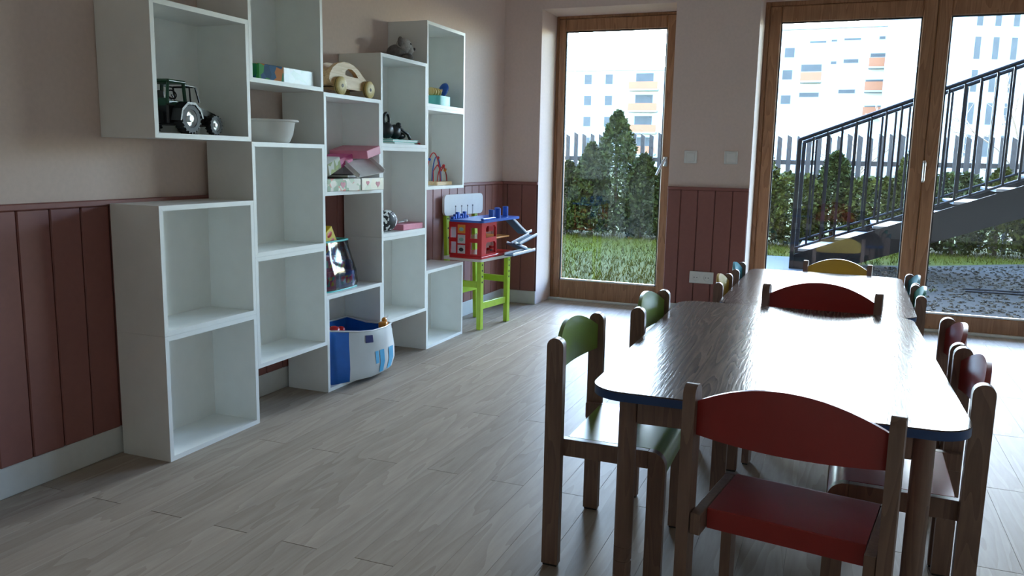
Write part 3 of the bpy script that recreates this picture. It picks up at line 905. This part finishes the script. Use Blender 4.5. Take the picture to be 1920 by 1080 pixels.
MB().box(-.02, .02, -.025, .02, 0, .030, .006).ball((0, .02, .034), (.014, .018, .014), 10).build('body', M_amber, t, 60)
MB().tube([(0, .02, .03), (.012, .05, .05)], .004, 6).build('tip', M_paper, t)
t = thing('white_sheet', 'white folded sheet standing at the back inside the tote bag', 'cloth', (.085, 1.10, IN(0)+.10), 0)
MB().grid([[(.004*math.sin(k*1.1), -.06+.02*k, zz) for k in range(7)] for zz in (0, .08, .16)]).grid([[(.006+.004*math.sin(k*1.1), -.06+.02*k, zz) for k in range(7)] for zz in (0, .08, .16)]).build('fold', M_paper, t, 70)

# lime adjustable chair
t = thing('high_chair', 'lime green wooden adjustable chair with white seat and backrest', 'chair', (.190, 2.715, 0), -.137)
def post(x, y, h, sx=.020, sy=.034, lean=0, holes=()):
    M = Matrix.Translation((x, y, 0)) @ Matrix.Rotation(lean, 4, 'Y')
    o = MB().box(-sx/2, sx/2, -sy/2, sy/2, 0, h, .003, M=M).build('leg' if h < .6 else 'back_post', M_lime, t)
    if holes:
        b = MB()
        for zz in holes: b.lathe([(.006, 0), (.006, .0012)], 10, 'x', (sx/2, 0, zz), M=M)
        b.build('bolt_hole', M_cap, o)
for s in (-1, 1):
    post(.118, s*.165, .432, .030, .036, 0, (.30, .335, .372, .408))
    post(-.118, s*.165, .76, .026, .036, -.03, (.56, .62, .68))
    MB().box(-.104, .102, s*.165-.011, s*.165+.011, .262, .302, .003).build('side_rail', M_lime, t)
MB().box(.104, .122, -.1465, .1465, .125, .170, .003).build('stretcher', M_lime, t)
MB().box(-.128, -.108, -.1465, .1465, .190, .232, .003).build('stretcher', M_lime, t)
MB().prism(rrect(-.125, .158, -.228, .228, .025, 5), .4325, .4505).build('seat', M_plastic, t, 40)
MB().prism(rrect(-.225, .225, .700, .830, .03, 6), -.128, -.112, 'x').build('backrest', M_plastic, t, 40)
b = MB()
for q in (-.10, -.03, .04, .10): b.lathe([(.006, -.112), (.006, -.1112)], 10, 'x', (0, q, .755)).box(-.112, -.1112, q-.002, q+.002, .70, .75)
b.build('engraved_figures', M_cap, t)

# toy garage on the chair
t = thing('toy_garage', 'red and blue toy parking garage with white ramps on the lime chair', 'toy garage', (.210, 2.712, .4512), -.06)
ya, yb = -.255, .215
MB().box(-.090, .135, ya, yb-.02, 0, .018, .004).build('base_plate', M_red, t)
# tower end wall with window openings
wins = [[(x0, z0), (x1, z0), (x1, z1), (x0, z1)] for (x0, x1) in ((-.082, -.042), (.055, .105)) for (z0, z1) in ((.03, .10), (.125, .19))]
outer = [(-.092, .0181), (.135, .0181), (.135, .222), (-.092, .222)]
prism_hole(MB(), outer, wins, ya, ya+.014, 'y').build('tower_wall', M_red, t)
for k, m in enumerate((M_silver, M_silver, M_amber)):
    o = MB().box(-.030, .022, ya-.003, ya, .030+.062*k, .082+.062*k, .001).build('picture_tile', m, t)
    MB().ball((-.004, ya-.0035, .054+.062*k), (.016, .001, .012), 12).build('tile_print', M_mint if k else M_cap, o)
# side arches at the front
wins = [[(ya+.055, .028), (ya+.19, .028), (ya+.19, .085), (ya+.175, .10), (ya+.07, .10), (ya+.055, .085)], [(ya+.055, .128), (ya+.19, .128), (ya+.19, .185), (ya+.175, .20), (ya+.07, .20), (ya+.055, .185)]]
outer = [(ya+.0142, .0181), (ya+.20, .0181), (ya+.20, .222), (ya+.0142, .222)]
o = MB(); prism_hole(o, outer, wins, .121, .135, 'x'); o.build('arcade', M_red, t)
for q in (ya+.21, .14):
    MB().box(-.085, -.070, q, q+.015, .0181, .222, .002).build('pillar', M_red, t)
MB().box(-.03, .02, .06, .135, .140, .2215, .006).build('lift_shaft', M_red, t)
MB().box(-.088, .118, ya+.02, .17, .108, .118, .003).build('middle_deck', M_amber, t)
o = MB().prism(rrect(-.088, .150, ya-.02, yb+.055, .03, 5), .2225, .236).build('roof_deck', M_blue, t, 40)
b = MB()
for (x, y, h) in ((.10, -.06, .055), (.10, .03, .060), (.06, .10, .060), (.08, .18, .065)):
    b = MB().lathe([(.018, .2362), (.018, .236+h), (.012, .238+h)], 14, 'z', (x, y, 0)).build('roof_turret', M_blue, o, 40)
for k in range(7):
    MB().box(-.082, -.062, ya+.0+.03*k, ya+.02+.03*k, .2362, .252+.012*(k % 3), .002).build('battlement', M_blue, o)
MB().box(.125, .145, ya, ya+.17, .2362, .250, .003).build('parapet', M_blue, o)
def ramp(p, q, w=.066, curb=.014):
    p, q = Vector(p), Vector(q); d = q-p; l = d.length
    M = Matrix.Translation(p) @ d.to_track_quat('Y', 'Z').to_matrix().to_4x4()
    r = MB().box(-w/2, w/2, 0, l, -.006, 0, .001, M=M).build('ramp', M_paleroad, t)
    MB().box(-w/2, -w/2+.007, 0, l, 0, curb, .002, M=M).box(w/2-.007, w/2, 0, l, 0, curb, .002, M=M).build('curb', M_paper, r)
M_paleroad = plain('ramp_road', (.05, .13, .22), .4)
ramp((.11, .17, .222), (.13, .345, .118)); ramp((.13, .35, .119), (.13, .43, .126))
ramp((.200, .36, .110), (.190, .11, .068)); ramp((.165, .09, .074), (.165, .275, .022))
MB().prism(rrect(.12, .20, .278, .35, .02, 4), .010, .020).build('landing', M_mint, t)
ramp((.215, .30, .016), (.205, -.02, .010))
t = thing('toy_vehicle', 'small red toy car parked on the toy garage base', 'toy car', (.245, 2.800, .4512+.0185), 1.2)
MB().box(-.035, .035, -.016, .016, .006, .020, .004).box(-.018, .016, -.014, .014, .020, .032, .005).build('body', M_red, t)
for x in (-.022, .022):
    for s in (-1, 1): MB().lathe([(.007, -.003), (.007, .003)], 12, 'y', (x, s*.016, .007)).build('wheel', M_tyre, t)
# ------------------------------------------------------------------ outside
GZ = -.10
# assumed unseen storeys above and beside the room, put in to block sky behind
sh = MB()
sh.box(-14, 20, -9, YO, ZC+.305, 12.5); sh.box(-14, -.255, -9, YO, -.3, ZC+.304); sh.box(RX+.255, 20, -9, YO, -.3, ZC+.304)
sh = sh.build('wall_house_unseen', M_house); tag(sh, kind='structure')
lawn = MB().box(-22, 26, 4.02, 60, GZ-.2, GZ).build('ground_lawn', M_lawn); tag(lawn, kind='structure')
far = MB().box(-160, 160, 60.05, 240, GZ-.25, GZ-.05).build('ground_far', M_lawn); tag(far, kind='structure')
g = MB().prism([(2.05, 4.03), (12, 4.03), (12, 10.2), (4.4, 9.45), (3.3, 8.62), (2.05, 8.0)], GZ-.05, GZ+.006).build('ground_gravel', M_gravel); tag(g, kind='structure')
def blob(r):
    return [(math.cos(2*PI*k/5)*r, math.sin(2*PI*k/5)*r*.8) for k in range(5)]
b = MB(); rnd = random.Random(3)
for i in range(7000):
    x = rnd.uniform(2.08, 7.5); y = rnd.uniform(4.1, 9.3)
    if y > 8.0+(x-2.05)*.5 and x < 3.4: continue
    if y > 8.5+(x-3.3)*.7: continue
    r = rnd.uniform(.010, .026); a = rnd.uniform(0, 6.28); h = r*rnd.uniform(.5, .9)
    vs = []
    for k in range(5):
        an = a+2*PI*k/5; vs.append((x+r*math.cos(an)*rnd.uniform(.8, 1.2), y+r*math.sin(an)*rnd.uniform(.8, 1.2), GZ+.003))
    for k in range(4):
        an = a+.3+2*PI*k/4; vs.append((x+.6*r*math.cos(an), y+.6*r*math.sin(an), GZ+.004+h))
    fs = [(5, 6, 7, 8)] + [(k, (k+1) % 5, 5+min(3, k)) for k in range(5)] + [(k+1, 5+k+1, 5+k) for k in range(3)]
    b.add(vs, fs)
o = b.build('gravel_stones', M_stone, fix=False); tag(o, 'grey loose gravel stones outside the sliding door', 'gravel', kind='stuff')
b = MB()
for i in range(26000):
    d = rnd.random()**1.3
    y = 4.2+d*7.2
    x = rnd.uniform(-.9-(y-4)*.28, 2.0+(y-4)*.75)
    if x > 2.0 and y < 8.0+(x-2.05)*.62 and x < 7.5: continue
    if 1.15 < x < 2.1 and 6.55 < y < 8.65: continue
    h = rnd.uniform(.025, .06); a = rnd.uniform(0, PI); w = rnd.uniform(.004, .008)
    cx, sx = math.cos(a)*w, math.sin(a)*w
    b.add([(x-cx, y-sx, GZ), (x+cx, y+sx, GZ), (x+rnd.uniform(-.03, .03), y+rnd.uniform(-.03, .03), GZ+h)], [(0, 1, 2)])
o = b.build('lawn_grass', M_blade, fix=False); tag(o, 'short green lawn grass outside the doors', 'grass', kind='stuff')
sl = MB().box(1.05, 2.05, 6.6, 8.7, GZ-.05, GZ+.012, .004).build('paving_slab', M_paving)
tag(sl, 'pale blue-grey concrete slab at the foot of the outdoor stair', 'slab')
bs = MB().box(-6, 12, YO+.001, 6.9, 2.75, 2.95).build('ceiling_shade_slab', M_house); tag(bs, kind='structure')   # added unseen slab, keeps high sky light off the floor by the doors
# weeds on the gravel
def weed(x, y, h, label):
    t = thing('weed', label, 'plant', (x, y, GZ+.006), rnd.uniform(0, 6))
    for k in range(9):
        a = rnd.uniform(0, 6.28); l = h*rnd.uniform(.6, 1.1)
        ex, ey = math.cos(a)*l*.9, math.sin(a)*l*.9; wx, wy = -math.sin(a)*l*.12, math.cos(a)*l*.12
        MB().add([(0, 0, 0), (ex*.5+wx, ey*.5+wy, l*.6), (ex, ey, l*.45), (ex*.5-wx, ey*.5-wy, l*.6)], [(0, 1, 2, 3)]).build('leaf', M_blade, t, fix=False)
weed(3.16, 6.35, .07, 'small green weed in the gravel, further of the two')
weed(3.02, 5.85, .09, 'small green weed in the gravel, nearer the sliding door')

t = thing('edging_rod', 'pair of thin dark rods lying on the gravel outside the right pane', 'rod', (3.75, 6.62, GZ+.025), .02)
for q in (0, -.16): MB().tube([(-.30, q, .004), (0, q+.01, .006), (.45, q, .004)], .008, 6).build('rod', M_iron, t)
# steel stair rising to the right
SLP = .386; XS = 1.86; YN, YB = 7.50, 8.55
zr = lambda x: 1.32+SLP*(x-XS)
X1 = 7.4
st = thing('outdoor_stair', 'dark steel outdoor stair with railings rising to the right', 'stair', (XS, YN, GZ+.012))
OFF = Vector((XS, YN, GZ+.012))
ML = Matrix.Translation(-OFF)
for y in (YN, YB):
    MB().prism([(XS+.02, GZ+.0122), (XS+.0, .07), (XS+.02, zr(XS)-1.25), (X1, zr(X1)-1.25), (X1, zr(X1)-1.62), (XS+.42, GZ+.0122)], y-.008, y+.008, 'y', M=ML).build('stringer', M_iron, st)
k = 0
x = XS+.06
while x+.36 < X1:
    z = zr(x)-1.25+.045
    MB().box(x, x+.36, YN+.0085, YB-.0085, z-.03, z, .003, M=ML).build('tread', M_tread, st)
    x += .37
for y in (YN, YB):
    rl = MB().tube([(XS-.012, y, zr(XS)), (X1, y, zr(X1))], .021, 8, M=ML).build('hand_rail', M_iron, st, 50)
    MB().tube([(XS, y, zr(XS)-1.19), (X1, y, zr(X1)-1.19)], .014, 6, M=ML).build('base_rail', M_iron, st)
    MB().box(XS-.022, XS+.022, y-.022, y+.022, GZ+.0122, zr(XS), .003, M=ML).build('newel_post', M_iron, st)
    x = XS+.14; q = 0
    while x < X1:
        MB().box(x-.011, x+.011, y-.011, y+.011, zr(x)-1.2, zr(x)-.02, M=ML).build('baluster', M_iron, rl)
        x += .140; q += 1

# picket fence
fe = thing('picket_fence', 'dark wooden picket fence behind the hedge', 'fence', (0, 11.1, GZ))
pm = MB().prism([(-.034, 0), (.034, 0), (.034, 1.56), (-.034, 1.60)], -.011, .011, 'y').mesh('picket', M_picket)
x = -4.2; k = 0
while x < 9:
    o = put(bpy.data.objects.new('picket', pm), fe); o.location = (x, 0, rnd.uniform(-.02, .02)); x += .140
for zz in (.35, 1.15): MB().box(-4.3, 9.1, .012, .045, zz, zz+.07).build('fence_rail', M_picket, fe)

# shrubs
def shrub(name, label, cat, x, y, rx, h, mat, n, leaf, cone, seed, grp):
    r = random.Random(seed)
    t = thing(name, label, cat, (x, y, GZ), r.uniform(0, 6.28), grp)
    b = MB()
    for i in range(n):
        f = r.random()**.8
        prof = (1-f)**.6*(.45+.55*min(1, f*5+.35))*1.1 if cone else math.sqrt(max(0, 1-(2*f-1)**2*.85))*.95
        rad = rx*prof*(.55+.45*math.sqrt(r.random()))
        a = r.uniform(0, 6.28)
        lump = 1+.25*noise.noise(Vector((math.cos(a)*2+seed, math.sin(a)*2, f*4)))
        p = Vector((math.cos(a)*rad*lump, math.sin(a)*rad*lump, .04+f*h*(.98 if cone else .96)))
        u = Vector((r.gauss(0, 1), r.gauss(0, 1), r.gauss(0, .8)+(.6 if cone else 0))).normalized()
        w = u.orthogonal().normalized(); w = Matrix.Rotation(r.uniform(0, 6.28), 3, u) @ w
        l = leaf*r.uniform(.6, 1.4)
        b.add([p, p+u*l*.5+w*l*.28, p+u*l, p+u*l*.5-w*l*.28], [(0, 1, 2, 3)])
    b.build('foliage', mat, t, fix=False)
    MB().tube([(0, 0, 0), (.01, 0, h*.5), (0, .01, h*.86)], [.03, .02, .006], 7).build('stem', M_bark, t)
CON = [(-2.15, 10.30, .42, 1.22, 'dark conifer at the left edge of the narrow door view'), (-1.72, 10.42, .40, 1.08, 'short dark conifer left of the tallest conifer'),
       (-1.28, 10.25, .42, 1.38, 'dark conifer touching the tallest conifer on its left'), (-.92, 10.34, .50, 1.88, 'tallest dark conifer in the middle of the narrow door view'),
       (-.50, 10.40, .40, 1.22, 'dark conifer just right of the tallest one'), (-.08, 10.32, .40, 1.12, 'dark conifer at the right edge of the narrow door view')]
for i, (x, y, rx, h, lb) in enumerate(CON):
    shrub('conifer', lb, 'tree', x, y, rx, h, M_conifer, 6500, .062, True, 10+i, 'conifers along the fence')
HX = [(.70, 1.05), (1.20, 1.38), (1.72, 1.02), (2.22, 1.30), (2.72, .98), (3.22, 1.36), (3.75, 1.08), (4.28, 1.12), (4.82, 1.04), (5.38, 1.18), (5.95, 1.10), (6.55, 1.24)]
ORD = ['first', 'second', 'third', 'fourth', 'fifth', 'sixth', 'seventh', 'eighth', 'ninth', 'tenth', 'eleventh', 'twelfth']
for i, (x, h) in enumerate(HX):
    shrub('hedge_shrub', 'green hedge shrub by the fence behind the stair, %s from the left' % ORD[i], 'shrub', x, 10.35+.10*(i % 2), .46, h, M_hedge if i % 3 else M_conifer, 5200, .06, i % 2 == 1, 40+i, 'hedge shrubs along the fence')

# bare shrubs beyond the fence
def bare(x, y, h, seed, label):
    r = random.Random(seed)
    t = thing('bare_tree', label, 'tree', (x, y, GZ), 0, 'bare trees beyond the fence')
    tr = MB(); tw = MB()
    tr.tube([(0, 0, 0), (.03, 0, h*.3), (0, .02, h*.62)], [.05, .04, .018], 7)
    def br(p, d, l, rad, lev):
        q = p+d*l*.5+Vector((r.gauss(0, .04), r.gauss(0, .04), .03))*l; e = p+d*l
        tw.tube([p, q, e], [rad, rad*.75, rad*.45], 4)
        if lev > 0:
            for k in range(4):
                nd = (d+Vector((r.gauss(0, .5), r.gauss(0, .5), r.gauss(.1, .35)))).normalized()
                br(p.lerp(e, r.uniform(.35, 1)), nd, l*r.uniform(.5, .75), rad*.55, lev-1)
    for k in range(9):
        z = h*(.2+.045*k); a = k*2.4
        br(Vector((0, 0, z)), Vector((math.cos(a)*.8, math.sin(a)*.8, .7)).normalized(), h*.34, .018, 2)
    tr.build('trunk', M_twig, t, 60); tw.build('branches', M_twig, t, fix=False)
bare(4.9, 13.2, 2.9, 5, 'bare pale-twigged tree behind the right pane of the sliding door')
bare(6.4, 14.6, 3.2, 6, 'bare pale-twigged tree at the far right beyond the stair')
bare(2.6, 15.0, 2.3, 8, 'low bare tree beyond the fence behind the left sliding pane')

# distant apartment buildings
def apartment(name, label, loc, rz, w, h, dep, wins, bal, mat):
    t = thing(name, label, 'building', loc, rz)
    MB().box(-w/2, w/2, 0, dep, 0, h).build('wall', mat, t)
    MB().box(-w/2-.3, w/2+.3, -.3, dep+.3, h, h+.35).build('roof_slab', M_bgrey, t)
    for (x, z, a, c) in wins:
        o = MB().box(x-a/2, x+a/2, -.02, .12, z, z+c).build('window', M_bgrey, t)
        MB().box(x-a/2+.1, x+a/2-.1, -.05, -.021, z+.1, z+c-.1).build('pane', M_bwin, o)
    for (x, z, a) in bal:
        o = MB().box(x-a/2, x+a/2, -1.2, -.001, z-.2, z).build('balcony', M_bgrey, t)
        MB().box(x-a/2, x+a/2, -1.2, -1.12, z, z+1.0).build('balcony_panel', M_borange, o)
    return t
def rect(x0, z0, x1, z1):      # facade rectangle in metres: x centre, bottom, width, height
    return ((x0+x1)/2-1.5, z0, x1-x0, z1-z0)
wins = [rect(-5.4, 13.9, -4.1, 15.2), rect(-5.5, 11.3, -4.2, 12.6), rect(-3.4, 12.2, -.9, 13.2), rect(-2.6, 15.5, -.6, 15.9), rect(-.1, 13.0, .7, 13.5), rect(1.3, 13.1, 3.1, 13.7), rect(-.2, 15.6, .6, 16.0),
        rect(1.2, 15.7, 3.2, 16.1), rect(5.0, 15.7, 5.8, 16.2), rect(4.2, 13.7, 7.2, 14.3), rect(3.9, 10.7, 7.0, 11.3), rect(8.2, 9.4, 9.3, 14.5), rect(-3.4, 9.2, -1.0, 9.9), rect(1.0, 9.6, 3.0, 10.2), rect(4.0, 7.6, 7.0, 8.3), rect(-5.5, 8.4, -4.2, 9.6)]
bal = [(5.6-1.5, 12.6, 2.9), (5.4-1.5, 9.9, 3.0), (-2.1-1.5, 11.1, 2.4), (5.4-1.5, 7.0, 3.0)]
apartment('apartment_building', 'white apartment block with orange balconies behind the left sliding pane', (1.5, 105, GZ-.1), 0, 19, 17.2, 12, wins, bal, M_facade)
wins = []; bal = []
for fl in range(4):
    z = 3.0+2.9*fl
    for x in (-8, -5, 4.5, 8): wins.append((x, z, 1.2, 1.5))
    bal.append((0, z-.7, 4)); wins.append((0, z-.3, 2.6, 1.9))
apartment('apartment_building', 'white apartment block far behind the narrow door', (-24, 112, GZ-.1), .05, 22, 13.6, 12, wins, bal, M_facade)
wins = []; bal = []
for fl in range(6):
    z = 2.2+3.0*fl
    for k in range(8):
        wins.append((-12.2+1.75*k, z, .75, 2.2))
    bal.append((5.5, z-.3, 5.5)); wins.append((5.5, z, 3.2, 2.1)); wins.append((11.5, z, 1.2, 2.0))
apartment('apartment_building', 'grey panelled apartment block with tall narrow windows behind the right pane', (24.2, 92, GZ-.1), .42, 30, 19.4, 12, wins, bal, M_facade2)
